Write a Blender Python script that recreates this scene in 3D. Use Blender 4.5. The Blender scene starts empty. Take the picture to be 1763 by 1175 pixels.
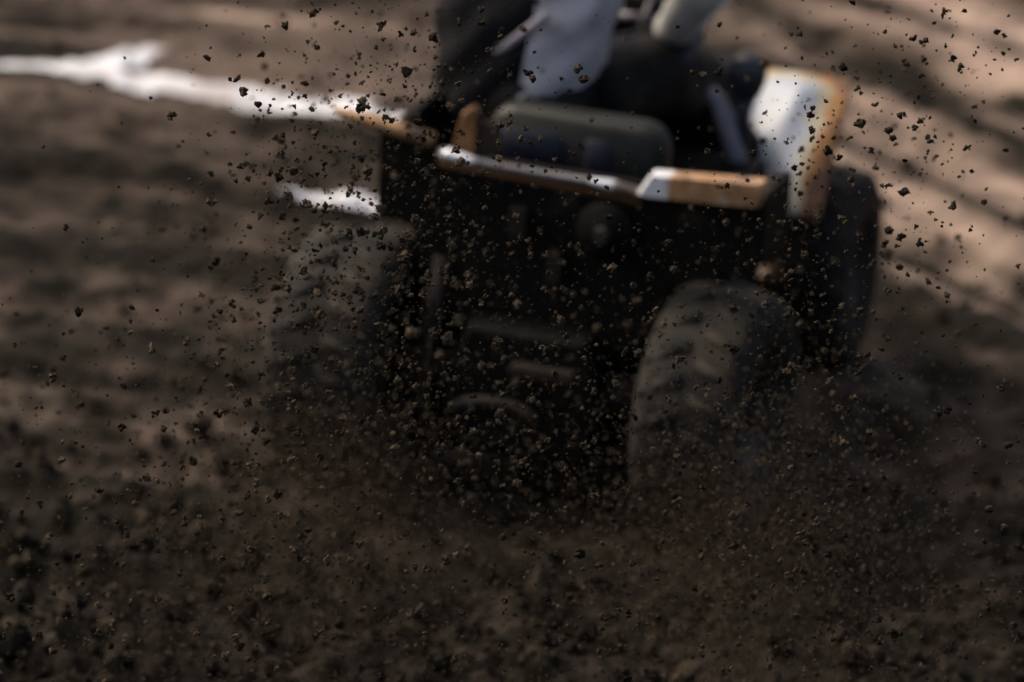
import bpy, math, random
import numpy as np
from mathutils import Vector, Matrix, noise as mnoise

random.seed(7); RNG = np.random.default_rng(11)
scn = bpy.context.scene
COL = scn.collection

# ------------------------------------------------------------------ camera
cam_d = bpy.data.cameras.new("camera"); cam = bpy.data.objects.new("camera", cam_d); COL.objects.link(cam)
CP = Vector((-0.03524, -11.72855, 4.64049))
CF = Vector((0.0, 0.93749453, -0.348)).normalized()
CR = Vector((0.99862953, 0.01821291, 0.04906467)).normalized()
CU = CR.cross(CF).normalized()
cam.matrix_world = Matrix(((CR.x, CU.x, -CF.x, CP.x), (CR.y, CU.y, -CF.y, CP.y), (CR.z, CU.z, -CF.z, CP.z), (0, 0, 0, 1)))
cam_d.sensor_width = 36.0; cam_d.lens = 250.0
cam_d.clip_start = 0.5; cam_d.clip_end = 2000.0
cam_d.dof.use_dof = True; cam_d.dof.focus_distance = 10.62; cam_d.dof.aperture_fstop = 2.6
scn.camera = cam

# ------------------------------------------------------------------ sky, sun, exposure
SUN_DIR = Vector((-0.62, 0.36, 0.70)).normalized()          # towards the sun: ahead of the mower and to its left
wd = bpy.data.worlds.new("World"); scn.world = wd; wd.use_nodes = True
nt = wd.node_tree
bg = nt.nodes["Background"]
sky = nt.nodes.new("ShaderNodeTexSky"); sky.sky_type = 'NISHITA'; sky.sun_disc = False
sky.sun_elevation = math.asin(SUN_DIR.z); sky.sun_rotation = math.atan2(SUN_DIR.x, SUN_DIR.y)
sky.air_density = 1.0; sky.dust_density = 10.0; sky.ozone_density = 1.0
nt.links.new(sky.outputs[0], bg.inputs[0]); bg.inputs[1].default_value = 0.11
sl = bpy.data.lights.new("sun", 'SUN'); so = bpy.data.objects.new("sun", sl); COL.objects.link(so)
sl.energy = 1.0; sl.angle = math.radians(30); sl.color = (1.0, 0.93, 0.84)
so.rotation_euler = (-SUN_DIR).to_track_quat('-Z', 'Y').to_euler(); so.location = (-6, 7, 8)
scn.view_settings.view_transform = 'Standard'; scn.view_settings.look = 'None'
scn.view_settings.exposure = 0.45; scn.view_settings.gamma = 1.0; scn.view_settings.use_curve_mapping = False
scn.render.film_transparent = False
scn.cycles.max_bounces = 6

# ------------------------------------------------------------------ helpers
def tag(o, label=None, cat=None, group=None, kind=None):
    if label: o["label"] = label
    if cat: o["category"] = cat
    if group: o["group"] = group
    if kind: o["kind"] = kind
    return o

def link(name, me, mats, parent=None, smooth=True):
    if not isinstance(mats, (list, tuple)): mats = [mats]
    for m in mats:
        if m and m.name not in me.materials: me.materials.append(m)
    if smooth is not None:
        me.polygons.foreach_set("use_smooth", [smooth] * len(me.polygons))
    o = bpy.data.objects.new(name, me); COL.objects.link(o)
    if parent: o.parent = parent
    return o

def mesh_of(name, V, F):
    me = bpy.data.meshes.new(name); me.from_pydata([tuple(v) for v in V], [], F); me.update(); return me

def fast_mesh(name, V, F):
    """V (n,3), F (m,3) or (m,4) arrays"""
    me = bpy.data.meshes.new(name); n, m, k = len(V), len(F), F.shape[1]
    me.vertices.add(n); me.vertices.foreach_set("co", np.asarray(V, np.float32).ravel())
    me.loops.add(m * k); me.loops.foreach_set("vertex_index", np.asarray(F, np.int32).ravel())
    me.polygons.add(m); me.polygons.foreach_set("loop_start", np.arange(0, m * k, k, dtype=np.int32))
    me.update(calc_edges=True); me.validate(); return me

class MB:
    """collects shapes into one mesh"""
    def __init__(s): s.V = []; s.F = []; s.mi = []
    def add(s, V, F, mi=0):
        b = len(s.V); s.V += [tuple(v) for v in V]; s.F += [tuple(i + b for i in f) for f in F]; s.mi += [mi] * len(F); return s
    def prism(s, poly, d, mi=0, bev=0.0):
        """poly: list of 3D points (planar, any order), d: extrusion vector; edges eased by an inset cap"""
        poly = [Vector(p) for p in poly]; d = Vector(d); n = len(poly)
        c = sum(poly, Vector()) / n
        V = []; rings = []
        if bev > 0:
            L = d.length; dn = d / L
            def ins(p, k): return p + (c - p).normalized() * k
            offs = [(0, bev), (bev, 0), (L - bev, 0), (L, bev)]
            for t, k in offs: rings.append([ins(p, k) + dn * t for p in poly])
        else: rings = [[p for p in poly], [p + d for p in poly]]
        for r in rings: V += r
        F = [tuple(range(n))[::-1], tuple(range((len(rings) - 1) * n, len(rings) * n))]
        for k in range(len(rings) - 1):
            for i in range(n):
                j = (i + 1) % n; F.append((k * n + i, k * n + j, (k + 1) * n + j, (k + 1) * n + i))
        return s.add(V, F, mi)
    def box(s, lo, hi, mi=0, bev=0.004):
        x0, y0, z0 = lo; x1, y1, z1 = hi
        return s.prism([(x0, y0, z0), (x1, y0, z0), (x1, y1, z0), (x0, y1, z0)], (0, 0, z1 - z0), mi, min(bev, (x1-x0)*.4, (y1-y0)*.4, (z1-z0)*.4))
    def tube(s, pts, rad, n=12, mi=0, caps=True, flat=None):
        pts = [Vector(p) for p in pts]
        if not isinstance(rad, (list, tuple)): rad = [rad] * len(pts)
        V = []; F = []; up = None
        for i, p in enumerate(pts):
            t = (pts[min(i + 1, len(pts) - 1)] - pts[max(i - 1, 0)]).normalized()
            if up is None:
                up = Vector((0, 0, 1)) if abs(t.z) < .9 else Vector((1, 0, 0))
            a = t.cross(up).normalized(); b = a.cross(t).normalized(); up = b
            r = rad[i]; rx, ry = r if isinstance(r, (list, tuple)) else (r, r)
            for k in range(n):
                q = 2 * math.pi * k / n; V.append(p + a * math.cos(q) * rx + b * math.sin(q) * ry)
        for i in range(len(pts) - 1):
            for k in range(n):
                j = (k + 1) % n; F.append((i * n + k, i * n + j, (i + 1) * n + j, (i + 1) * n + k))
        if caps:
            F.append(tuple(range(n))[::-1]); F.append(tuple(range((len(pts) - 1) * n, len(pts) * n)))
        return s.add(V, F, mi)
    def lathe(s, prof, c, axis='X', n=40, mi=0, closed=True):
        """prof: (along, radius)"""
        V = []; F = []; m = len(prof); c = Vector(c)
        for k in range(n):
            q = 2 * math.pi * k / n
            for a, r in prof:
                v = (a, r * math.cos(q), r * math.sin(q)) if axis == 'X' else ((r * math.cos(q), a, r * math.sin(q)) if axis == 'Y' else (r * math.cos(q), r * math.sin(q), a))
                V.append(c + Vector(v))
        for k in range(n):
            kk = (k + 1) % n
            for i in range(m if closed else m - 1):
                j = (i + 1) % m; F.append((k * m + i, k * m + j, kk * m + j, kk * m + i))
        return s.add(V, F, mi)
    def mesh(s, name):
        me = bpy.data.meshes.new(name); me.from_pydata(s.V, [], s.F); me.update()
        import bmesh
        bm = bmesh.new(); bm.from_mesh(me); bmesh.ops.recalc_face_normals(bm, faces=bm.faces); bm.to_mesh(me); bm.free()
        me.polygons.foreach_set("material_index", s.mi); return me
    def build(s, name, mats, parent=None, smooth=False):
        ml = mats if isinstance(mats, (list, tuple)) else [mats]
        return link(name, s.mesh(name), ml, parent, smooth)

def smooth_step(a, b, x):
    t = np.clip((x - a) / (b - a), 0, 1); return t * t * (3 - 2 * t)

_tab = np.random.default_rng(3).random((256, 256))
def vnoise(x, y):
    xi = np.floor(x).astype(int); yi = np.floor(y).astype(int); fx = x - xi; fy = y - yi
    fx = fx * fx * fx * (fx * (fx * 6 - 15) + 10); fy = fy * fy * fy * (fy * (fy * 6 - 15) + 10)
    g = lambda i, j: _tab[(xi + i) & 255, (yi + j) & 255]
    return (g(0, 0) * (1 - fx) + g(1, 0) * fx) * (1 - fy) + (g(0, 1) * (1 - fx) + g(1, 1) * fx) * fy
def fbm(x, y, o=4, gain=.5):
    s = 0; a = 1; tot = 0
    for i in range(o):
        s = s + a * vnoise(x * 2 ** i + 17.3 * i, y * 2 ** i + 9.1 * i); tot += a; a *= gain
    return s / tot

# ------------------------------------------------------------------ materials
def mat(name, col, rough=.6, metal=0., spec=.5, var=.25, scale=30, bump=.0, dirt=None, dirt_amt=.5, dirt_scale=6, coat=0., dirt2=None, dirt2_amt=.4):
    m = bpy.data.materials.new(name); m.use_nodes = True; t = m.node_tree; N = t.nodes; L = t.links
    b = N["Principled BSDF"]; b.inputs["Roughness"].default_value = rough; b.inputs["Metallic"].default_value = metal
    b.inputs["Specular IOR Level"].default_value = spec; b.inputs["Coat Weight"].default_value = coat
    tc = N.new("ShaderNodeTexCoord")
    nz = N.new("ShaderNodeTexNoise"); nz.inputs["Scale"].default_value = scale; nz.inputs["Detail"].default_value = 6
    L.new(tc.outputs["Object"], nz.inputs["Vector"])
    mr = N.new("ShaderNodeMapRange"); mr.inputs[1].default_value = .3; mr.inputs[2].default_value = .7
    mr.inputs[3].default_value = 1 - var; mr.inputs[4].default_value = 1 + var
    L.new(nz.outputs["Fac"], mr.inputs[0])
    mul = N.new("ShaderNodeMix"); mul.data_type = 'RGBA'; mul.blend_type = 'MULTIPLY'; mul.inputs[0].default_value = 1
    mul.inputs[6].default_value = (*col, 1); L.new(mr.outputs[0], mul.inputs[7])
    out = mul.outputs[2]
    for k, (dc, da, ds) in enumerate(((dirt, dirt_amt, dirt_scale), (dirt2, dirt2_amt, dirt_scale * 2.3))):
        if dc is None: continue
        n2 = N.new("ShaderNodeTexNoise"); n2.inputs["Scale"].default_value = ds; n2.inputs["Detail"].default_value = 8
        n2.inputs["Roughness"].default_value = .62
        mp = N.new("ShaderNodeMapping"); mp.inputs["Location"].default_value = (k * 3.1, 1.7 * k, .4)
        L.new(tc.outputs["Object"], mp.inputs["Vector"]); L.new(mp.outputs[0], n2.inputs["Vector"])
        r2 = N.new("ShaderNodeMapRange"); r2.inputs[1].default_value = .62 - .3 * da; r2.inputs[2].default_value = .80 - .3 * da
        L.new(n2.outputs["Fac"], r2.inputs[0])
        mx = N.new("ShaderNodeMix"); mx.data_type = 'RGBA'; L.new(r2.outputs[0], mx.inputs[0]); L.new(out, mx.inputs[6]); mx.inputs[7].default_value = (*dc, 1)
        out = mx.outputs[2]
    L.new(out, b.inputs["Base Color"])
    if bump:
        bp = N.new("ShaderNodeBump"); bp.inputs["Strength"].default_value = .6; bp.inputs["Distance"].default_value = bump
        L.new(nz.outputs["Fac"], bp.inputs["Height"]); L.new(bp.outputs[0], b.inputs["Normal"])
    return m

MUD = (.035, .026, .018); RUST = (.33, .13, .035)
M = dict(
    black=mat("black_steel", (.0055, .0045, .0035), .7, spec=.15, dirt=MUD, dirt_amt=.12, dirt_scale=9),
    steel=mat("bare_steel", (.05, .045, .045), .5, .2, dirt=MUD, dirt_amt=.6, dirt_scale=7),
    dull=mat("greasy_iron", (.009, .007, .005), .75, .0, spec=.3, dirt=MUD, dirt_amt=.7, dirt_scale=7),
    white=mat("chipped_white_paint", (.62, .66, .73), .3, coat=.3, var=.08, dirt=(.30, .22, .13), dirt_amt=.25, dirt_scale=7, dirt2=RUST, dirt2_amt=.05),
    rust=mat("rusty_white_paint", (.46, .26, .13), .38, var=.3, dirt=(.72, .66, .58), dirt_amt=.22, dirt_scale=11, dirt2=(.14, .085, .045), dirt2_amt=.36, coat=.1),
    orange=mat("orange_rust", (.20, .09, .03), .6, var=.3, dirt=(.2, .12, .06), dirt_amt=.4),
    tan=mat("orange_worn_paint", (.40, .22, .09), .55, var=.3, dirt=(.13, .085, .05), dirt_amt=.45, dirt_scale=15),
    lip=mat("worn_steel_lip", (.17, .165, .17), .3, .4, var=.2, dirt=(.26, .17, .1), dirt_amt=.35, dirt_scale=10),
    tyre=mat("muddy_rubber", (.0072, .0080, .0066), .75, spec=.25, var=.3, bump=.002, dirt=(.030, .0235, .016), dirt_amt=.75, dirt_scale=12),
    shoulder=mat("rubber_with_painted_edge_light", (.034, .030, .024), .85, spec=.2, var=.4, bump=.003, dirt=(.02, .019, .016), dirt_amt=.45, dirt_scale=10),
    rim=mat("rim_paint", (.03, .03, .03), .5, .3, dirt=MUD, dirt_amt=.6),
    seat=mat("olive_vinyl", (.026, .026, .021), .5, spec=.3, var=.2, dirt=MUD, dirt_amt=.2),
    navy=mat("navy_vinyl", (.012, .014, .026), .45, var=.2),
    blackcloth=mat("black_cloth", (.006, .006, .008), .8, spec=.2, var=.4, scale=60, bump=.002),
    whitecloth=mat("white_cloth", (.56, .55, .58), .75, var=.12, scale=20, bump=.002, dirt=(.2, .16, .12), dirt_amt=.45, dirt_scale=7),
    sleeve=mat("white_sleeve_cloth", (.86, .85, .82), .35, var=.06, scale=20, bump=.002, dirt=(.4, .34, .22), dirt_amt=.2, dirt_scale=9),
    trouser=mat("black_trouser_cloth", (.0065, .0055, .0045), .7, spec=.25, var=.4, scale=50, bump=.002, dirt=(.07, .06, .045), dirt_amt=.25, dirt_scale=7),
    grey=mat("grey_plastic", (.30, .28, .32), .4, var=.15, dirt=MUD, dirt_amt=.2),
    knob=mat("black_plastic", (.035, .035, .045), .42, var=.15),
    skin=mat("skin", (.42, .25, .18), .5, var=.06),
    helmet=mat("white_gloss", (.65, .66, .7), .2, var=.05, coat=.5),
    visor=mat("dark_visor", (.01, .01, .012), .08),
)

def soil_mat(name, dark, light, use_attr=False):
    m = bpy.data.materials.new(name); m.use_nodes = True; t = m.node_tree; N = t.nodes; L = t.links
    b = N["Principled BSDF"]; b.inputs["Roughness"].default_value = .85; b.inputs["Specular IOR Level"].default_value = .1
    tc = N.new("ShaderNodeTexCoord")
    nz = N.new("ShaderNodeTexNoise"); nz.inputs["Scale"].default_value = 60; nz.inputs["Detail"].default_value = 8; nz.inputs["Roughness"].default_value = .7
    L.new(tc.outputs["Object"], nz.inputs["Vector"])
    mx = N.new("ShaderNodeMix"); mx.data_type = 'RGBA'; mx.inputs[6].default_value = (*dark, 1); mx.inputs[7].default_value = (*light, 1)
    if use_attr:
        at = N.new("ShaderNodeAttribute"); at.attribute_name = "dry_and_shade"
        n2 = N.new("ShaderNodeTexNoise"); n2.inputs["Scale"].default_value = 11; n2.inputs["Detail"].default_value = 8; n2.inputs["Roughness"].default_value = .72
        L.new(tc.outputs["Object"], n2.inputs["Vector"])
        ad = N.new("ShaderNodeMath"); ad.operation = 'MULTIPLY_ADD'; ad.inputs[1].default_value = .6; L.new(n2.outputs["Fac"], ad.inputs[0])
        su = N.new("ShaderNodeMath"); su.operation = 'SUBTRACT'; su.inputs[1].default_value = .30; L.new(at.outputs["Fac"], su.inputs[0])
        L.new(su.outputs[0], ad.inputs[2])
        cl = N.new("ShaderNodeClamp"); L.new(ad.outputs[0], cl.inputs[0]); L.new(cl.outputs[0], mx.inputs[0])
    else:
        oi = N.new("ShaderNodeAttribute"); oi.attribute_name = "tone"
        ad = N.new("ShaderNodeMath"); ad.operation = 'MULTIPLY_ADD'; ad.inputs[1].default_value = .6; L.new(nz.outputs["Fac"], ad.inputs[0]); L.new(oi.outputs["Fac"], ad.inputs[2])
        cl = N.new("ShaderNodeClamp"); L.new(ad.outputs[0], cl.inputs[0]); L.new(cl.outputs[0], mx.inputs[0])
    L.new(mx.outputs[2], b.inputs["Base Color"])
    bp = N.new("ShaderNodeBump"); bp.inputs["Strength"].default_value = .8; bp.inputs["Distance"].default_value = .006 if use_attr else .0015
    if not use_attr: nz.inputs["Scale"].default_value = 400
    L.new(nz.outputs["Fac"], bp.inputs["Height"]); L.new(bp.outputs[0], b.inputs["Normal"])
    return m
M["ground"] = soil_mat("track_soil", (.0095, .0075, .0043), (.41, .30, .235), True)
M["clod"] = soil_mat("clod_soil", (.0165, .0125, .0078), (.100, .074, .047))
M["chalk"] = mat("chalk", (.80, .80, .83), .7, var=.15, scale=25, dirt=(.36, .30, .26), dirt_amt=.42, dirt_scale=4.5, dirt2=(.15, .11, .085), dirt2_amt=.12)

# ------------------------------------------------------------------ ground
S47 = (math.cos(math.radians(-48)), math.sin(math.radians(-48)))   # the bank's ruts run down towards the right
def ground_z(x, y):
    near = np.exp(-((x / 4) ** 2 + ((y - .5) / 5) ** 2))
    # wheel ruts on the left run with the straight, those on the right with the bank
    wr = smooth_step(.0, .6, x - .12 * (y - 1))
    cl = y + .10 * x; cr = -S47[1] * x + S47[0] * y
    wob = .10 * fbm(x * 1.3, y * 1.3, 3)
    left = .030 * np.sin((cl + wob) * 13) * fbm(x * .8 + 4, y * 2.5, 2) + .022 * np.sin((cl + wob * 2) * 31 + 2) * vnoise(x * 1.7, y * 3)
    right = .045 * np.sin((cr + wob * 1.4) * 15.0 + .9) * (.4 + .8 * vnoise(x * 1.1 + 3, y * 1.1))
    z = left * (1 - wr) + right * wr
    z = z + .10 * smooth_step(.5, 2.2, x - .1) * smooth_step(.2, 2.2, y)                 # the bank
    z = z + .05 * (fbm(x * 3.1, y * 3.1, 4) - .5) + .020 * (fbm(x * 16, y * 16, 3, .6) - .5) * 1.6
    lump = np.clip(fbm(x * 26 + 5, y * 26, 2) - .52, 0, 1)
    z = z + .09 * lump * smooth_step(.6, -.4, y)
    # packed flat where the mower stands
    flat = np.exp(-(((x - .15) / .62) ** 4 + ((y - .4) / .75) ** 4))
    z = z * (1 - .75 * flat)
    return z * near + (1 - near) * .1 * (fbm(x * .05, y * .05, 2) - .5)

def ground_dry_and_shade(x, y):
    wr = smooth_step(.0, .6, x - .12 * (y - 1))
    cr = -S47[1] * x + S47[0] * y; al = S47[0] * x + S47[1] * y
    far = smooth_step(.55, 2.3, y)
    left = .02 + .11 * far + .62 * (fbm(x * 1.6, y * 4.2 + .5 * x, 4) - .5) + .50 * (fbm(x * 3.6 + 3, y * 19 + 2.0 * x, 4, .62) - .5)
    w_ = .16 * (fbm(x * 1.9 + 7, y * 1.9, 3) - .5)
    st = .5 + .30 * np.sin((cr + w_) * 23 + 1.2 + 2.0 * vnoise(al * 1.2, cr * 2)) * (.35 + .9 * vnoise(al * 2.1 + 3, cr * 5)) + .55 * (fbm(cr * 8 + 2.2, al * 1.6, 3) - .5)
    right = .01 + .25 * smooth_step(.75, 1.55, y + .25 * (x - .6)) + (1.6 * smooth_step(.2, 1.2, y)) * (fbm(al * 4.2, cr * 18, 4, .65) - .5) + 2.0 * (st - .5) * smooth_step(.6, 1.5, y)
    d = left * (1 - wr) + right * wr
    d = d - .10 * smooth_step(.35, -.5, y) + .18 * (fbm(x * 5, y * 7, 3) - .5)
    d = d * (.25 + .75 * smooth_step(-.5, .9, y))                                         # lens falloff and shade painted into the nearest soil's colour
    # pale scrapes seen beside the track line
    for (px, py, rx, ry, k) in ((-.70, 2.70, .20, .04, 1.3), (-.40, 2.62, .12, .05, .8), (-.80, 1.03, .07, .10, .42), (-.60, .93, .14, .04, .3),
                                (-.97, .19, .16, .12, .2), (-.66, .13, .16, .12, .24), (-.1, -.1, .3, .12, .12), (-.17, -.38, .14, .08, .14),
                                (.83, .62, .4, .10, .10), (.70, -.45, .16, .06, .2), (.72, .2, .25, .10, .08)):
        d = d + .62 * k * np.exp(-(((x - px) / rx) ** 2 + ((y - py) / ry) ** 2))
    return np.clip(d, 0, 1)

def axis_coords(a, b, h, far):
    mid = np.arange(a, b + h / 2, h); s = h * 2; lo = []; hi = []; p = a; q = b
    while p > -far: p -= s; lo.append(p); s *= 1.35
    s = h * 2
    while q < far: q += s; hi.append(q); s *= 1.35
    return np.array(lo[::-1] + list(mid) + hi)
gx = axis_coords(-2.0, 2.0, .0125, 300); gy = axis_coords(-1.9, 4.0, .0125, 300)
GX, GY = np.meshgrid(gx, gy, indexing='ij')
GZ = ground_z(GX, GY)
nx, ny = GX.shape
idx = np.arange(nx * ny).reshape(nx, ny)
GF = np.stack([idx[:-1, :-1], idx[1:, :-1], idx[1:, 1:], idx[:-1, 1:]], -1).reshape(-1, 4)
GV = np.stack([GX, GY, GZ], -1).reshape(-1, 3)
gme = fast_mesh("ground", GV, GF)
at = gme.attributes.new("dry_and_shade", 'FLOAT', 'POINT'); at.data.foreach_set("value", ground_dry_and_shade(GX, GY).ravel().astype(np.float32))
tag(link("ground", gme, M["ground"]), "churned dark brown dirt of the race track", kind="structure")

# white line: the cells of the ground under it, raised 4 mm, with a ragged edge
def seg_d(x, y, a, b):
    ax, ay = a; bx, by = b; t = np.clip(((x - ax) * (bx - ax) + (y - ay) * (by - ay)) / ((bx - ax) ** 2 + (by - ay) ** 2), 0, 1)
    return np.hypot((x - ax - t * (bx - ax)), (y - ay - t * (by - ay)))
def line_sheet(name, segs, rag, label):
    cx = (GX[:-1, :-1] + GX[1:, 1:]) / 2; cy = (GY[:-1, :-1] + GY[1:, 1:]) / 2
    d = np.full(cx.shape, 9.0)
    for a, b, w in segs: d = np.minimum(d, seg_d(cx, cy, a, b) / w)
    m = d + rag * (fbm(cx * 6, cy * 17 + cx * 3, 4, .65) - .5) * 2.6 < 1
    f = GF[m.ravel()]
    used, inv = np.unique(f, return_inverse=True)
    V = GV[used].copy(); V[:, 2] += .004
    o = link(name, fast_mesh(name, V, inv.reshape(-1, 4)), M["chalk"]); tag(o, label, kind="structure"); return o
line_sheet("track_line", [((-3, 2.52), (-.93, 2.235), .042), ((-.93, 2.235), (-.62, 2.13), .062), ((-.62, 2.13), (-.42, 2.07), .060), ((-.42, 2.07), (.4, 1.86), .028),
                     ((-.97, 2.25), (-.90, 2.31), .055), ((-.90, 2.31), (-.855, 2.36), .040), ((-.855, 2.36), (-.81, 2.42), .018)], .7, "white chalk line across the dirt with a ragged fork")
line_sheet("chalk_patch", [((-.50, 1.515), (-.25, 1.475), .014)], .9, "short white chalk smear on the dirt above the mower's left rear wheel")

# ------------------------------------------------------------------ racing mower (its own axes: X right, Y ahead, Z up; origin between the rear wheels)
mower = bpy.data.objects.new("racing_mower", None); COL.objects.link(mower)
mower.rotation_euler = (0, 0, math.radians(-18)); mower.empty_display_size = .2
tag(mower, "muddy black racing mower with rusty white panels seen from behind", "lawn mower")

def wheel(name, x, y, R, w, rimr, steer=0.0, label=None):
    e = bpy.data.objects.new(name, None); COL.objects.link(e); e.parent = mower; e.location = (x, y, R - .012); e.rotation_euler = (0, 0, steer)
    if label: e["label"] = label
    h = w / 2; prof = []
    sh = w * .20
    prof += [(-h * .72, rimr), (-h * .95, rimr + (R - rimr) * .25), (-h, rimr + (R - rimr) * .55)]
    for k in range(6):
        a = math.pi / 2 * k / 5; prof.append((-h + sh - sh * math.cos(a), R - .006 - sh + sh * math.sin(a)))
    prof += [(-h * .2, R - .001), (h * .2, R - .001)]
    for k in range(6):
        a = math.pi / 2 * (1 - k / 5); prof.append((h - sh + sh * math.cos(a), R - .006 - sh + sh * math.sin(a)))
    prof += [(h, rimr + (R - rimr) * .55), (h * .95, rimr + (R - rimr) * .25), (h * .72, rimr)]
    t = MB(); t.lathe(prof, (0, 0, 0), 'X', 56)
    n = 22
    for k in range(n):                       # turf lugs, two slanted rows
        for s in (-1, 1):
            q0 = 2 * math.pi * (k + (.5 if s > 0 else 0)) / n; V = []
            for (a, dq) in ((.10, .0), (.88, .13)):
                for dd in (-.055, .055):
                    for dr in (-.006, .005):
                        r = R + dr - (.016 if a > .5 else 0); q = q0 + dq + dd
                        V.append((s * a * h, r * math.cos(q), r * math.sin(q)))
            t.add(V, [(0, 1, 3, 2), (4, 6, 7, 5), (0, 4, 5, 1), (2, 3, 7, 6), (1, 5, 7, 3), (0, 2, 6, 4)])
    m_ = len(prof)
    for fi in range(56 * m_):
        if fi % m_ in (3, 4, 5, 6, m_ - 8, m_ - 7, m_ - 6, m_ - 5): t.mi[fi] = 1      # paler shoulders imitate light catching the tyre edges
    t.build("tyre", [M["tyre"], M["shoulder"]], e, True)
    r = MB(); r.lathe([(-h * .75, rimr + .004), (-h * .75, rimr - .014), (-h * .3, rimr - .022), (-h * .25, .035), (-h * .45, .03), (-h * .45, .0001), (h * .45, .0001), (h * .45, .03),
                       (h * .25, .035), (h * .3, rimr - .022), (h * .75, rimr - .014), (h * .75, rimr + .004)], (0, 0, 0), 'X', 36, closed=False)
    r.build("rim", M["rim"], e, True)
    hb = MB()
    for k in range(5):
        q = 2 * math.pi * k / 5
        for s in (-1, 1): hb.tube([(s * h * .22, .055 * math.cos(q), .055 * math.sin(q)), (s * h * .36, .055 * math.cos(q), .055 * math.sin(q))], .009, 6)
    hb.build("wheel_nut", M["steel"], e)["kind"] = "stuff"
    return e
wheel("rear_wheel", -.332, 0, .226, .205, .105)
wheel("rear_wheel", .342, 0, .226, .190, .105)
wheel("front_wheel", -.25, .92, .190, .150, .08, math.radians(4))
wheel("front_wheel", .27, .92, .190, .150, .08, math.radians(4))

# chassis and running gear
MB().box((-.245, .22, .10), (-.215, 1.0, .17)).build("frame_rail", M["black"], mower)
MB().box((.200, .22, .10), (.230, 1.0, .17)).build("frame_rail", M["black"], mower)
MB().tube([(-.44, 0, .214), (-.25, 0, .214)], .02, 14).tube([(.25, 0, .214), (.45, 0, .214)], .02, 14).tube([(-.25, 0, .214), (.25, 0, .214)], .036, 14).build("rear_axle", M["dull"], mower, True)
MB().tube([(-.24, .92, .178), (.26, .92, .178)], .022, 12).build("front_axle", M["dull"], mower, True)
MB().prism([(-.12, -.07, .10), (.13, -.07, .10), (.16, -.07, .2), (.12, -.07, .33), (-.1, -.07, .33), (-.15, -.07, .2)], (0, .2, 0), 0, .015).build("transaxle", M["black"], mower)
MB().prism([(-.225, .04, .03), (.225, .04, .085), (.225, .04, .60), (-.225, .04, .60)], (0, .012, 0), 0, .003).build("back_plate", M["black"], mower)
MB().box((-.235, .06, .09), (.23, .62, .47)).build("engine_bay", M["black"], mower)
# body behind and over the wheels
MB().prism([(-.297, -.006, .475), (-.297, -.006, .630), (-.182, -.006, .622), (-.178, -.006, .606), (.19, -.006, .596), (.20, -.006, .630), (.405, -.006, .625), (.405, -.006, .490), (.255, -.006, .46), (.20, -.006, .30), (-.2, -.006, .30), (-.23, -.006, .47)],
           (0, .010, 0)).build("rear_panel", M["black"], mower)
MB().box((-.300, .002, .48), (-.286, .55, .625), 0, .003).build("side_plate", M["black"], mower)
MB().box((.394, .006, .495), (.408, .16, .62), 0, .003).build("side_plate", M["black"], mower)
# rolled edges: thin one on the left, the seat pan's lip, the deep right one
MB().tube([(-.386, .00, .659), (-.33, 0, .651), (-.27, -.004, .642), (-.20, -.006, .632)], [(.006, .004), (.014, .011), (.018, .014), (.018, .015)], 10).build("fender_lip", M["tan"], mower, True)["label"] = "thin orange rusty fender lip"
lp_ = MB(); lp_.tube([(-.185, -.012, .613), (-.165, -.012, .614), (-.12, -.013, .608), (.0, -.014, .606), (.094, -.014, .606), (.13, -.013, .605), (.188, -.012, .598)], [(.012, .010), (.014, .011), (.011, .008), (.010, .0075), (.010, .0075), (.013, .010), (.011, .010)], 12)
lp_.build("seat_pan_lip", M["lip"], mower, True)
MB().tube([(-.185, -.004, .594), (.0, -.004, .588), (.188, -.004, .580)], [(.006, .008)] * 3, 8).build("seat_pan_flange", M["orange"], mower, True)
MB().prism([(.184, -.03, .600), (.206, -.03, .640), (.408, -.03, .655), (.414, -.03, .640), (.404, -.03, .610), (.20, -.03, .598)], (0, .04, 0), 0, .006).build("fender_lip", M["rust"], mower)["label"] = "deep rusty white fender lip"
MB().prism([(-.178, .02, .60), (-.132, .02, .605), (-.130, .02, .690), (-.140, .02, .697), (-.158, .02, .680)], (0, .02, 0), 0, .004).build("fender_wall", M["orange"], mower)["label"] = "orange rusty fender wall beside the seat"
MB().prism([(-.131, .025, .60), (-.088, .025, .61), (-.088, .025, .665), (-.131, .025, .676)], (0, .012, 0), 0, .003).build("fender_gusset", M["dull"], mower)
# details on the back
MB().lathe([(-.03, .001), (-.03, .012), (-.022, .02), (-.022, .05), (-.012, .055), (.0, .05), (.0, .001)], (.131, -.012, .522), 'Y', 28, closed=False).build("pulley", M["black"], mower, True)
MB().box((-.045, -.03, .485), (-.015, -.004, .54)).build("bracket", M["dull"], mower)
MB().box((.028, -.03, .41), (.052, -.004, .47)).build("bracket", M["dull"], mower)
MB().box((-.01, -.10, .255), (.11, -.07, .275)).build("crossbar", M["dull"], mower)
hp = []
for k in range(9):
    a = math.pi * k / 8; hp.append((-.02 + .075 * math.cos(a), -.13 + .0 * a, .185 + .03 * math.sin(a)))
MB().tube(hp, .011, 8).build("tow_loop", M["dull"], mower, True)
MB().tube([(-.18, -.06, .15), (-.18, -.03, .30), (-.17, .0, .42)], .018, 10).build("exhaust_pipe", M["dull"], mower, True)
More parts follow.
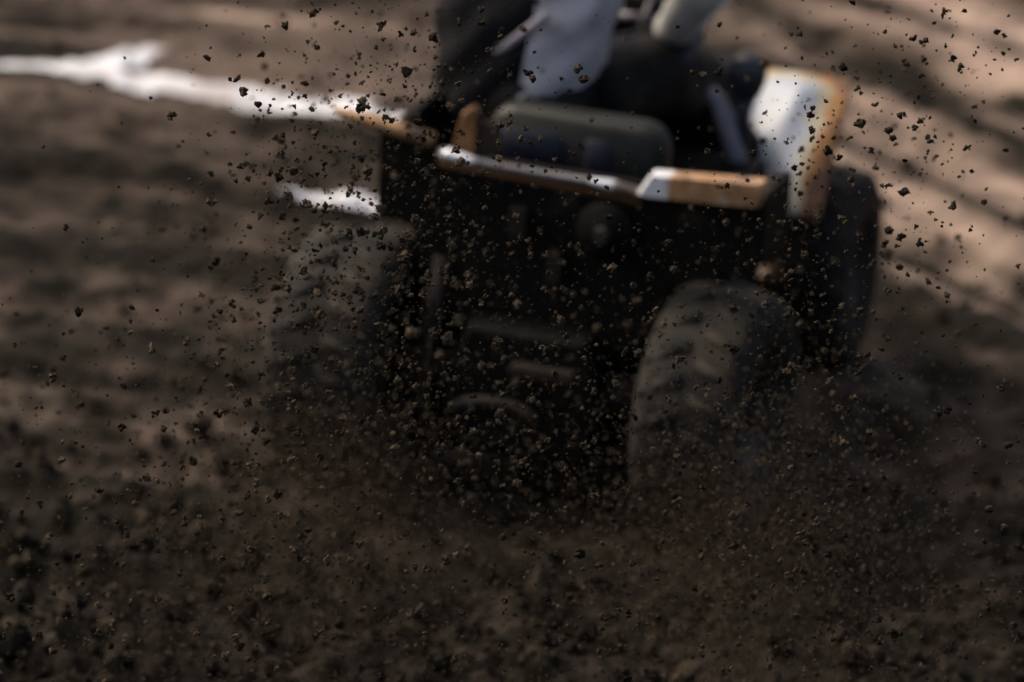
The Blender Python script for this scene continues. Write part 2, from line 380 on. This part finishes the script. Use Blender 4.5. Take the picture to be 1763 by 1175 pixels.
# seat
seat = MB()
def rrect(x0, x1, z0, z1, y, r, n=5, shear=.055):
    P = []
    for (cx, cz, a0) in ((x1 - r, z1 - r, 0), (x0 + r, z1 - r, 90), (x0 + r, z0 + r, 180), (x1 - r, z0 + r, 270)):
        for k in range(n):
            a = math.radians(a0 + 90 * k / (n - 1)); P.append((cx + r * math.cos(a), y, cz + r * math.sin(a)))
    return P
seat.prism(rrect(-.158, .168, .50, .652, .17, .045), (0, .07, 0), 0, .014)
so_ = seat.build("seat", M["seat"], mower, True)
MB().prism(rrect(-.15, .16, 0, .3, 0, .05), (0, .09, 0), 0, .018).build("seat_cushion", M["seat"], so_, True)
cu = [o for o in so_.children][0]; cu.rotation_euler = (math.radians(-90), 0, 0); cu.location = (0, .24, .465)
MB().prism(rrect(-.140, -.012, .53, .618, .166, .02), (0, .008, 0), 0, .003).build("back_pad", M["navy"], so_, True)
MB().prism(rrect(.020, .075, .52, .618, .166, .018), (0, .008, 0), 0, .003).build("back_pad", M["navy"], so_, True)
# hood, steering, controls ahead of the seat
MB().prism([(-.16, .74, .30), (.12, .74, .30), (.12, .74, .47), (.07, .74, .52), (-.12, .74, .52), (-.16, .74, .47)], (0, .42, -.03), 0, .02).build("hood", M["black"], mower)
MB().tube([(-.05, .78, .50), (-.03, .66, .66)], .014, 10).build("steering_column", M["black"], mower, True)
ring = [(-.04 + .11 * math.cos(2 * math.pi * k / 24), .66 + .11 * math.sin(2 * math.pi * k / 24), .665 + .06 * math.sin(2 * math.pi * k / 24)) for k in range(25)]
st = MB().tube(ring, .013, 8)
for q in (0, 120, 240):
    a = math.radians(q + 90); st.tube([(-.04, .66, .66), (-.04 + .11 * math.cos(a), .66 + .11 * math.sin(a), .665 + .06 * math.sin(a))], .008, 6)
st.build("steering_wheel", M["knob"], mower, True)
lev = MB().tube([(.120, .60, .595), (.138, .60, .575), (.152, .60, .545), (.166, .60, .515), (.178, .60, .48), (.185, .60, .44), (.187, .60, .36), (.185, .6, .26)], [.012, .016, .019, .021, .02, .017, .014, .014], 10)
lo = lev.build("control_lever", M["grey"], mower, True)
MB().lathe([(-.052, .0005), (-.05, .016), (-.036, .028), (-.012, .036), (.01, .037), (.026, .03), (.035, .018), (.038, .0005)], (.188, .60, .636), 'Z', 20, closed=False).tube([(.188, .60, .60), (.186, .60, .54), (.19, .61, .40)], [.016, .012, .010], 8).build("lever_knob", M["knob"], lo, True)
MB().box((-.17, .77, .44), (-.012, .84, .69), 0, .02).build("dashboard", M["black"], mower)
MB().tube([(-.14, .755, .655), (-.02, .755, .66)], .010, 8).build("dashboard_rail", M["grey"], mower, True)
MB().lathe([(-.045, .0005), (-.045, .013), (-.028, .015), (-.028, .0005)], (.131, -.012, .522), 'Y', 12, closed=False).build("pulley_nut", M["steel"], mower)
# right front side panel: a bent sheet, white, rusted along its outer edge
def side_panel():
    nu, nv = 18, 20; V = []; F = []; A = []; th = .006
    for lay in (0, 1):
        for j in range(nv + 1):
            t = j / nv; z = .590 - .285 * t
            xl = (.174 - .046 * min(1, t / .5)) if t < .5 else .128 + .060 * (t - .5) / .5
            xr = .334 - .050 * t
            for i in range(nu + 1):
                u = i / nu; x = xl + (xr - xl) * u
                y = .68 + .11 * max(0, .42 - u) ** 1.15 + .05 * max(0, u - .6) ** 1.3 + .04 * max(0, .08 - t) / .08 + .25 * (1 - t) ** 1.1 + .004 * math.sin(u * 9 + t * 7)
                V.append((x - .30 * (y - .80), y + lay * th, z - .37 * (y - .80)))
                ru = .85 * smooth_step(.52, 1.0, u + .10 * t) + .55 * smooth_step(.10, .0, t) + .30 * smooth_step(.5, .9, t) + .25 * smooth_step(.08, 0, u)
                A.append(float(min(1, ru)))
    n = (nu + 1) * (nv + 1)
    for lay in (0, 1):
        for j in range(nv):
            for i in range(nu):
                a = lay * n + j * (nu + 1) + i; f = (a, a + 1, a + nu + 2, a + nu + 1); F.append(f if lay else f[::-1])
    def side(lst):
        for a, b in zip(lst[:-1], lst[1:]): F.append((a, b, b + n, a + n))
    side(list(range(nu + 1))); side([j * (nu + 1) for j in range(nv + 1)][::-1]); side([nv * (nu + 1) + i for i in range(nu + 1)][::-1]); side([j * (nu + 1) + nu for j in range(nv + 1)])
    me = mesh_of("side_panel", V, F); at = me.attributes.new("rust", 'FLOAT', 'POINT'); at.data.foreach_set("value", A); return me
def panel_mat():
    m = mat("white_paint_rusting_at_edge", (.36, .40, .47), .45, coat=.05, var=.08, dirt=(.36, .33, .25), dirt_amt=.25, dirt_scale=9); t = m.node_tree; N = t.nodes; L = t.links; b = N["Principled BSDF"]
    src = b.inputs["Base Color"].links[0].from_socket
    tc = N.new("ShaderNodeTexCoord"); at = N.new("ShaderNodeAttribute"); at.attribute_name = "rust"
    for k, (sc, c0, c1, col) in enumerate(((15, .62, .88, (.46, .40, .27)), (20, .92, 1.14, (.36, .165, .045)), (30, 1.26, 1.45, (.14, .06, .02)))):
        nz = N.new("ShaderNodeTexNoise"); nz.inputs["Scale"].default_value = sc; nz.inputs["Detail"].default_value = 6; nz.inputs["Roughness"].default_value = .6
        mp = N.new("ShaderNodeMapping"); mp.inputs["Location"].default_value = (k * 5.3, k, 0); L.new(tc.outputs["Object"], mp.inputs["Vector"]); L.new(mp.outputs[0], nz.inputs["Vector"])
        a = N.new("ShaderNodeMath"); a.operation = 'ADD'; L.new(nz.outputs["Fac"], a.inputs[0]); L.new(at.outputs["Fac"], a.inputs[1])
        r = N.new("ShaderNodeMapRange"); r.inputs[1].default_value = c0; r.inputs[2].default_value = c1; L.new(a.outputs[0], r.inputs[0])
        mx = N.new("ShaderNodeMix"); mx.data_type = 'RGBA'; L.new(r.outputs[0], mx.inputs[0]); L.new(src, mx.inputs[6]); mx.inputs[7].default_value = (*col, 1); src = mx.outputs[2]
    L.new(src, b.inputs["Base Color"]); return m
sp = link("side_panel", side_panel(), panel_mat(), mower, True); sp["label"] = "white front side panel, rusty along its outer edge"
MB().box((.20, .70, .19), (.34, .76, .205)).build("foot_rest", M["black"], mower)
MB().tube([(.22, .775, .33), (.23, .76, .24), (.225, .72, .2)], .011, 8).build("panel_stay", M["orange"], mower, True)
MB().tube([(.325, .03, .50), (.31, .12, .42), (.30, .3, .3)], .016, 8).build("panel_stay", M["dull"], mower, True)

def glint_spots(m, spots, name):  # whitish spots in the colour imitate glints of light on the lips
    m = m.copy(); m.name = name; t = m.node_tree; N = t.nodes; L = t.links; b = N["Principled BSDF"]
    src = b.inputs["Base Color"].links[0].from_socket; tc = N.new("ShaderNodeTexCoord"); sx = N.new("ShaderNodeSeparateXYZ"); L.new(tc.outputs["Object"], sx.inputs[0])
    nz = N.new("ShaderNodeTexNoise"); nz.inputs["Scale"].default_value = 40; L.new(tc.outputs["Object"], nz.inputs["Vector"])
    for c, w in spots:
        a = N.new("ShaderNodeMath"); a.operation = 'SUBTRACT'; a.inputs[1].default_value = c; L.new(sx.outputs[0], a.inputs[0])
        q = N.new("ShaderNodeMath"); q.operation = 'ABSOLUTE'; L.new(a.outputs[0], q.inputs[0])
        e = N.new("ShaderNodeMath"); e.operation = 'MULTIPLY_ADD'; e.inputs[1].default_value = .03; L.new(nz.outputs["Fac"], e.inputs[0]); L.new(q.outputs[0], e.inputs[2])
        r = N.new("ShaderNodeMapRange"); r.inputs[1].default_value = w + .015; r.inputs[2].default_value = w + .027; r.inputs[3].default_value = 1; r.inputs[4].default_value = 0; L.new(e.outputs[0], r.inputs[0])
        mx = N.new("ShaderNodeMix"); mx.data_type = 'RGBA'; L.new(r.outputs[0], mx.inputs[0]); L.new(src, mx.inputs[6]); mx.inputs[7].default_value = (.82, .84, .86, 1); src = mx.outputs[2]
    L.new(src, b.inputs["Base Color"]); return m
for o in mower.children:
    if o.name.startswith("seat_pan_lip"): o.data.materials[0] = glint_spots(M["lip"], [(-.150, .022), (.122, .014)], "steel_lip_with_painted_glints")
    if o.get("label", "").startswith("deep rusty"): o.data.materials[0] = glint_spots(M["rust"], [(.212, .022)], "rusty_lip_with_painted_glint")

# ------------------------------------------------------------------ rider
def skin_mesh(name, pts, edges, rad, levels=2):
    me = bpy.data.meshes.new(name + "_cage"); me.from_pydata(pts, edges, []); me.update()
    o = bpy.data.objects.new(name + "_cage", me); COL.objects.link(o)
    sk = o.modifiers.new("skin", 'SKIN'); sk.use_smooth_shade = True
    ss = o.modifiers.new("sub", 'SUBSURF'); ss.levels = levels; ss.render_levels = levels
    d = me.skin_vertices[0].data
    for i, r in enumerate(rad):
        d[i].radius = r if isinstance(r, tuple) else (r, r); d[i].use_root = (i == 0)
    dg = bpy.context.evaluated_depsgraph_get(); dg.update()
    out = bpy.data.meshes.new_from_object(o.evaluated_get(dg)); out.name = name
    bpy.data.objects.remove(o); bpy.data.meshes.remove(me); return out
JP = dict(pelvis=(-.15, .40, .60), waist=(-.165, .40, .74), chest=(-.17, .49, .95), neck=(-.175, .56, 1.13), head=(-.175, .60, 1.25), crown=(-.175, .60, 1.36),
          lsh=(-.35, .53, 1.07), lel=(-.40, .60, .84), lha=(-.17, .70, .70), rsh=(.01, .53, 1.07), rel=(.135, .52, .83), rha=(.00, .67, .655),
          lhip=(-.235, .42, .60), lkn=(-.21, .76, .55), lan=(-.19, .86, .25), lto=(-.19, .98, .21), rhip=(-.07, .42, .60), rkn=(.035, .74, .555), ran=(.15, .84, .27), rto=(.16, .95, .23))
order = list(JP); ix = {k: i for i, k in enumerate(order)}
ed = [("pelvis", "waist"), ("waist", "chest"), ("chest", "neck"), ("neck", "head"), ("head", "crown"), ("chest", "lsh"), ("lsh", "lel"), ("lel", "lha"), ("chest", "rsh"), ("rsh", "rel"), ("rel", "rha"),
      ("pelvis", "lhip"), ("lhip", "lkn"), ("lkn", "lan"), ("lan", "lto"), ("pelvis", "rhip"), ("rhip", "rkn"), ("rkn", "ran"), ("ran", "rto")]
rr = dict(pelvis=.12, waist=.11, chest=.12, neck=.052, head=.085, crown=.06, lsh=.052, lel=.038, lha=.026, rsh=.052, rel=.036, rha=.025, lhip=.075, lkn=.05, lan=.035, lto=.03, rhip=.07, rkn=.05, ran=.035, rto=.03)
person = link("person", skin_mesh("person", [JP[k] for k in order], [(ix[a], ix[b]) for a, b in ed], [rr[k] for k in order]), M["skin"], None, True)
person.rotation_euler = mower.rotation_euler
tag(person, "rider in black and white jersey and black trousers sitting on the mower", "person")
# jersey: lofted torso with creases, white panel down its right half
def jersey():
    rings = [(-.165, .36, .545, .120, .105), (-.170, .37, .58, .138, .118), (-.176, .375, .63, .146, .122), (-.172, .38, .70, .155, .122), (-.163, .39, .78, .164, .124), (-.165, .42, .86, .172, .128),
             (-.168, .46, .95, .180, .130), (-.17, .50, 1.03, .178, .12), (-.172, .53, 1.09, .13, .095), (-.175, .555, 1.14, .065, .065)]
    # resample
    rings = np.array(rings); zz = np.linspace(0, len(rings) - 1, 46)
    R = np.stack([np.interp(zz, np.arange(len(rings)), rings[:, i]) for i in range(5)], 1)
    n = 56; V = []; F = []; mi = []
    for (cx, cy, cz, a, b) in R:
        for k in range(n):
            q = 2 * math.pi * k / n; x, y = math.cos(q), math.sin(q)
            x = math.copysign(abs(x) ** .85, x); y = math.copysign(abs(y) ** .85, y)
            c = .006 * mnoise.noise((x * 2 + cz * 9, y * 2, cz * 13 - x * 6)) + .004 * math.sin(cz * 60 - x * 9 + 2 * y) * (1 if x < .2 else .8)
            V.append((cx + (a + c) * x, cy + (b + c) * y, cz))
    for j in range(len(R) - 1):
        for k in range(n):
            f = (j * n + k, j * n + (k + 1) % n, (j + 1) * n + (k + 1) % n, (j + 1) * n + k); F.append(f)
            v = V[f[0]]; edge = -.132 - .11 * max(0, .80 - v[2]) ** 1.0 - .02
            mi.append(1 if v[0] > edge + .018 else 0)
    F.append(tuple(range(n))[::-1]); mi.append(0); F.append(tuple(range((len(R) - 1) * n, len(R) * n))); mi.append(0)
    me = mesh_of("jersey", V, F); me.materials.append(M["blackcloth"]); me.materials.append(M["whitecloth"]); me.polygons.foreach_set("material_index", mi); return me
jo = link("jersey", jersey(), [M["blackcloth"], M["whitecloth"]], person, True)
def limb(name, P, R, m, n=14):
    pts = [Vector(p) for p in P]; PP = []; RR = []
    for i in range(len(pts) - 1):
        for k in range(6):
            t = k / 6; PP.append(pts[i].lerp(pts[i + 1], t)); RR.append((R[i] + (R[i + 1] - R[i]) * t) * (1 + .05 * math.sin((i * 6 + k) * 2.1)))
    PP.append(pts[-1]); RR.append(R[-1]); return MB().tube(PP, RR, n).build(name, m, person, True)
limb("sleeve", [(-.24, .515, 1.03), (-.345, .53, 1.055), JP["lel"], (-.22, .68, .725)], [.085, .074, .056, .042], M["blackcloth"])["label"] = "black sleeve"
limb("sleeve", [(-.10, .515, 1.03), (.005, .53, 1.055), JP["rel"], (.03, .645, .68)], [.085, .074, .050, .038], M["sleeve"])["label"] = "white sleeve"
MB().tube([(-.196, .268, .705), (-.16, .262, .735), (-.125, .262, .768), (-.09, .268, .80)], [(.004, .006), (.005, .008), (.005, .009), (.005, .010)], 8).build("strap", M["grey"], person, True)
limb("trouser_leg", [(-.235, .40, .60), JP["lkn"], (-.19, .84, .33)], [.088, .068, .05], M["trouser"])
limb("trouser_leg", [(-.07, .40, .605), (.00, .60, .60), JP["rkn"], (.07, .77, .50), (.15, .835, .33)], [.088, .080, .072, .064, .05], M["trouser"])
MB().lathe([(-.12, .0005), (-.11, .09), (-.02, .135), (.05, .125), (.075, .08), (.085, .0005)], (-.15, .38, .615), 'Z', 24, closed=False).build("trouser_seat", M["trouser"], person, True)
def glove(side):
    g = MB(); c = Vector(JP[side]); s = -1 if side == "lha" else 1
    u = Vector((0, .75, -.30)).normalized(); w = Vector((s, 0, 0)); dn = Vector((0, -.35, -.9)).normalized()
    g.tube([c - u * .05, c - u * .01, c + u * .035], [(.030, .018), (.042, .020), (.040, .016)], 12)
    for k in range(4):
        b = c + u * .033 + w * (.028 - .019 * k); L = (.026, .030, .028, .022)[k]
        g.tube([b, b + u * L * .9 + dn * .004, b + u * L * 1.1 + dn * .026, b + u * L * .4 + dn * .040], [.0105, .010, .0095, .008], 8)
    t = c - u * .01 - w * .038
    g.tube([t, t + u * .025 - w * .012 + dn * .012, t + u * .045 + dn * .030], [.013, .012, .009], 8)
    g.build("glove", M["blackcloth"], person, True)
glove("lha"); glove("rha")
for k in ("l", "r"):
    a = Vector(JP[k + "an"]); t = Vector(JP[k + "to"])
    MB().tube([a + Vector((0, -.02, .10)), a + Vector((0, -.015, .03)), a + Vector((0, -.02, -.02))], [.056, .054, .052], 12).tube([a + Vector((0, -.06, -.028)), a + Vector((0, .02, -.02)), t + Vector((0, .0, -.005)), t + Vector((0, .05, -.012))], [(.036, .032), (.045, .042), (.045, .033), (.028, .02)], 12).build("boot", M["trouser"], person, True)
hel = MB().lathe([(-.13, .085), (-.12, .105), (-.06, .13), (.02, .135), (.08, .115), (.12, .07), (.135, .0005)], (-.175, .605, 1.29), 'Z', 28, closed=False).build("helmet", M["helmet"], person, True)
vz = []
MB().tube([(-.175 + .13 * math.sin(a), .605 + .134 * math.cos(a), 1.30) for a in np.linspace(-1.1, 1.1, 12)], [(.010, .04)] * 12, 8).build("visor", M["visor"], hel, True)

# ------------------------------------------------------------------ soil thrown up by the wheels
def ico(sub):
    import bmesh
    bm = bmesh.new(); bmesh.ops.create_icosphere(bm, subdivisions=sub, radius=1.0)
    V = np.array([v.co[:] for v in bm.verts]); F = np.array([[v.index for v in f.verts] for f in bm.faces]); bm.free(); return V, F
ICO = {1: ico(1), 2: ico(2)}
def crumb(seed, sub, balls):
    """a ragged crumb: several dented lumps grown together, about one unit across"""
    r = np.random.default_rng(seed); Vs = []; Fs = []; off = 0; pos = np.zeros(3)
    for k in range(balls):
        V, F = ICO[sub]; V = V.copy(); s0 = r.uniform(0, 50)
        d = np.array([mnoise.noise((v[0] * 1.6 + s0, v[1] * 1.6, v[2] * 1.6)) + .6 * mnoise.noise((v[0] * 4 + s0, v[1] * 4, v[2] * 4 + 7)) for v in V])
        V = V * (1 + .85 * d)[:, None] * r.uniform(.4, 1.3, 3) * (r.uniform(.5, .62) if k == 0 else r.uniform(.18, .42))
        V = V + r.normal(0, .045, V.shape)
        Vs.append(V + pos); Fs.append(F + off); off += len(V)
        dv = r.normal(0, 1, 3); dv /= np.linalg.norm(dv); pos = (Vs[r.integers(0, len(Vs))].mean(0) + dv * r.uniform(.35, .6))
    V = np.vstack(Vs); F = np.vstack(Fs); V = V - V.mean(0); V = V / (np.ptp(V, axis=0).max()); return V, F
BIG = [crumb(100 + i, 2, int(RNG.integers(4, 9))) for i in range(20)]
MID = [crumb(700 + i, 2, int(RNG.integers(2, 4))) for i in range(18)]
SMALL = [crumb(300 + i, 1, int(RNG.integers(2, 5))) for i in range(24)]
def rand_rot(n):
    q = RNG.normal(size=(n, 4)); q /= np.linalg.norm(q, axis=1)[:, None]; w, x, y, z = q.T
    return np.stack([np.stack([1 - 2 * (y * y + z * z), 2 * (x * y - z * w), 2 * (x * z + y * w)], -1), np.stack([2 * (x * y + z * w), 1 - 2 * (x * x + z * z), 2 * (y * z - x * w)], -1),
                     np.stack([2 * (x * z - y * w), 2 * (y * z + x * w), 1 - 2 * (x * x + y * y)], -1)], 1)
def soil_cloud(name, P, S, protos, label, tone=None):
    n = len(P); Rm = rand_rot(n); which = RNG.integers(0, len(protos), n); Vs = []; Fs = []; T = []; off = 0
    tone = RNG.uniform(-.35, .45, n) if tone is None else tone
    for k, (V, F) in enumerate(protos):
        s = np.where(which == k)[0]
        if not len(s): continue
        W = np.einsum('nij,vj->nvi', Rm[s], V) * S[s, None, None] + P[s, None, :]
        Vs.append(W.reshape(-1, 3)); Fs.append((F[None] + (np.arange(len(s)) * len(V))[:, None, None]).reshape(-1, 3) + off)
        T.append(np.repeat(tone[s], len(V))); off += len(s) * len(V)
    me = fast_mesh(name, np.vstack(Vs), np.vstack(Fs))
    a = me.attributes.new("tone", 'FLOAT', 'POINT'); a.data.foreach_set("value", np.concatenate(T).astype(np.float32))
    o = link(name, me, M["clod"], None, False); tag(o, label, kind="stuff"); return o

# the spray is a slanting sheet of soil behind the mower: AX across, AU up it, AN through it; each plume is (across, up, spread across, spread up, tilt, weight)
AX = np.array([.99863, .01821, .04907]); AU = np.array([-.05234, .34752, .93621]); AN = np.array([0, .93749, -.348])
O = np.array([-.035, -1.79, .952])                     # the middle of the sheet
PLUMES = [(-.20, .17, .11, .17, 0, 1.5), (-.20, .00, .22, .17, 0, 1.6), (-.32, .10, .10, .16, 0, .9), (-.12, .40, .07, .12, 0, .38), (-.24, .42, .08, .10, 0, .25), (.05, .08, .14, .22, 0, .55),
          (.42, .05, .10, .20, 0, .8), (.30, -.12, .20, .14, 0, .8), (.58, .30, .12, .16, .3, .50), (.66, .42, .10, .12, 0, .22), (.45, .22, .06, .10, 0, .2),
          (-.42, -.22, .24, .13, 0, 1.3), (.1, -.36, .5, .10, 0, 1.2), (-.45, -.42, .30, .10, 0, 1.0), (.35, -.30, .22, .12, 0, .9), (.62, -.12, .12, .2, 0, .5), (.60, -.42, .2, .07, 0, .7),
          (-.12, -.12, .3, .12, 0, .7), (0, 0, .6, .4, 0, .12)]
def spray(n, near=.5):
    w = np.array([p[5] for p in PLUMES]); k = RNG.choice(len(PLUMES), n, p=w / w.sum()); p = np.array(PLUMES)[k]
    a = p[:, 0] + RNG.normal(size=n) * p[:, 2]; b = p[:, 1] + RNG.normal(size=n) * p[:, 3]
    t = RNG.random(n); c = np.where(t < near, RNG.normal(0, .16, n), np.where(t < .93, RNG.uniform(-.3, 1.5, n), RNG.uniform(-1.2, -.2, n)))
    P = O + a[:, None] * AX + b[:, None] * AU + c[:, None] * AN
    ok = P[:, 2] > .06 + .15 * (P[:, 1] > -.4)
    return P[ok], a[ok], b[ok], c[ok]
N_STUFF = 12500
P, a_, b_, c_ = spray(N_STUFF)
S = np.clip(RNG.lognormal(math.log(.0036), .72, len(P)), .0012, .018)
soil_cloud("flying_soil", P[S < .0058], S[S < .0058], SMALL, "countless small crumbs of dark soil in the air behind the mower")
soil_cloud("flying_lumps", P[S >= .0058], S[S >= .0058], MID, "ragged lumps of dark soil in the air behind the mower")
# denser spray low behind each rear wheel, closer to the mower
def wheel_spray(n):
    side = RNG.random(n) < .55; t = RNG.random(n) ** .8
    px = np.where(side, -.36, .34) + RNG.normal(size=n) * (.10 + .16 * t); py = np.where(side, .1, -.12) - .25 - 1.2 * t; pz = np.abs(RNG.normal(size=n)) * (.16 + .22 * t) + .02
    return np.stack([px - .05 * t, py, pz], 1)
P = wheel_spray(12000); P = P[P[:, 2] > ground_z(P[:, 0], P[:, 1]) + .01]
S = np.clip(RNG.lognormal(math.log(.0036), .6, len(P)), .0015, .014)
soil_cloud("wheel_spray", P, S, SMALL, "dense brown spray of soil low behind the rear wheels")
# the finest grit, fanning out from where each tyre meets the ground
def grit(n):
    side = RNG.random(n) < .44; t = RNG.random(n) ** .8
    ang = np.radians(np.clip(RNG.normal(np.where(side, 15, 22), 14, n), 3, 70)); az = RNG.normal(0, .20, n) + np.where(side, -.02, .10)
    d = 1.35 * t
    px = np.where(side, -.33, .33) + RNG.normal(size=n) * .085 + d * np.cos(ang) * az; py = np.where(side, .10, -.10) - .20 - d * np.cos(ang); pz = .03 + d * np.sin(ang) * (1 - .25 * t) + np.abs(RNG.normal(size=n)) * .05
    return np.stack([px, py, pz], 1)
GRIT = [crumb(500 + i, 1, 1) for i in range(12)]
P = grit(45000); P = P[P[:, 2] > ground_z(P[:, 0], P[:, 1]) + .005]
S = np.clip(RNG.lognormal(math.log(.0021), .5, len(P)), .001, .007)
soil_cloud("fine_grit", P, S, GRIT, "fine brown grit fanning out behind the rear tyres", RNG.uniform(.1, .7, len(P)))

# the 300 largest lumps, each a thing of its own
meshes = []
for i, (V, F) in enumerate(BIG):
    me = fast_mesh("dirt_clod", V, F); at = me.attributes.new("tone", 'FLOAT', 'POINT')
    at.data.foreach_set("value", np.full(len(V), RNG.uniform(-.3, .35), np.float32)); me.materials.append(M["clod"]); meshes.append(me)
count = 0
def clod(p, s, lab, grp):
    global count
    o = bpy.data.objects.new("dirt_clod", meshes[count % len(meshes)]); COL.objects.link(o); count += 1
    o.location = p; o.rotation_euler = RNG.uniform(0, 6.28, 3); o.scale = (s * RNG.uniform(.7, 1.1), s * RNG.uniform(.7, 1.1), s)
    tag(o, lab, "dirt clod", grp)
# those one can point to: across, up, size, label
SINGLES = [(-.281, .204, .017, "three-cornered dark clod in front of the short white chalk smear"),
    (-.219, .350, .021, "spiky dark clod where the white chalk line nears the orange fender lip"),
    (-.138, .326, .019, "round dark clod above the orange fender lip left of the seat"),
    (-.190, .329, .018, "ragged dark clod just over the orange fender lip"),
    (-.281, .262, .015, "upper one of two stacked clods above the white chalk smear"),
    (-.281, .248, .012, "lower one of two stacked clods above the white chalk smear"),
    (.098, .405, .018, "brown clod in front of the rider's white jersey panel"),
    (.030, .390, .013, "small brown clod at the border of the rider's black and white jersey"),
    (.656, .421, .015, "clod at the upper right of the pale ruts, left one of a pair"),
    (.674, .411, .013, "clod at the upper right of the pale ruts, right one of a pair"),
    (.577, .334, .015, "round dark clod over the pale rut right of the white side panel"),
    (.612, .330, .014, "flat dark clod over the pale rut right of the white side panel"),
    (.678, .287, .016, "long dark clod over the pale rut far right of the mower"),
    (.560, .230, .013, "dark clod just above the front wheel's right edge"),
    (.657, .200, .017, "broad dark clod over the lowest pale rut on the right"),
    (.741, -.157, .017, "dark clod over the churned ground at the far right"),
    (.712, -.252, .015, "black forked clod over the dark ground at the lower right"),
    (.103, -.320, .022, "pale grey-brown clod over the dark ground below the mower"),
    (-.105, -.166, .017, "flat brown clod under the black back of the mower"),
    (.066, -.052, .014, "square brown clod in front of the black back of the mower"),
    (-.118, .450, .022, "large brown clod in front of the rider's black jersey near its top"),
    (.125, .237, .012, "dark clod in front of the lip under the seat"),
    (.322, .231, .014, "dark clod in front of the deep rusty white fender lip"),
    (.262, .098, .012, "brown clod above the right rear wheel"),
    (-.43, -.105, .014, "brown clod left of the left rear wheel")]
for a, b, s, lab in SINGLES:
    clod(O + a * AX + b * AU + RNG.normal(0, .05) * AN, s, lab, "clods one can point to")
QUOTA = [   # count, test on (across, up), label, group
    (50, lambda a, b: a < -.12 and b > .22, "one of many small dark clods scattered left of the rider", "clods in the air left of the rider"),
    (72, lambda a, b: a > .42 and b > .0, "one of many small dark clods scattered over the pale ruts right of the mower", "clods in the air right of the mower"),
    (66, lambda a, b: -.2 <= a <= .42 and b > -.1, "one of many small brown clods scattered before the black back of the mower", "clods in the air behind the mower's body"),
    (45, lambda a, b: -.38 < a < -.2 and -.1 < b <= .22, "one of many small brown clods scattered over the mower's left rear wheel", "clods in the air over the left rear wheel"),
    (40, lambda a, b: b <= -.1, "one of many small clods scattered low over the dark churned ground", "clods low over the ground")]
P, a_, b_, c_ = spray(14000, .9)
for q, test, lab, grp in QUOTA:
    got = 0
    for i in range(len(P)):
        if got == q: break
        if abs(a_[i]) < .755 and abs(b_[i]) < .5 and abs(c_[i]) < .5 and test(a_[i], b_[i]):
            got += 1; clod(P[i], float(np.clip(RNG.lognormal(math.log(.0094), .38), .0055, .019)), lab, grp)

# loose crumbs lying on the near ground
n = 11000
X = RNG.uniform(-1.4, 1.4, n); Y = RNG.uniform(-1.4, 3.2, n); keepm = RNG.random(n) < (.13 + .87 * smooth_step(.4, -.6, Y)); X, Y = X[keepm], Y[keepm]
S = np.clip(RNG.lognormal(math.log(.018), .65, len(X)), .004, .075) * (1 - .45 * smooth_step(-.2, .6, Y))
Z = ground_z(X, Y) + S * .15
soil_cloud("loose_soil", np.stack([X, Y, Z], 1), S, SMALL, "loose dark crumbs of soil lying on the track", RNG.uniform(-.55, .08, len(X)))
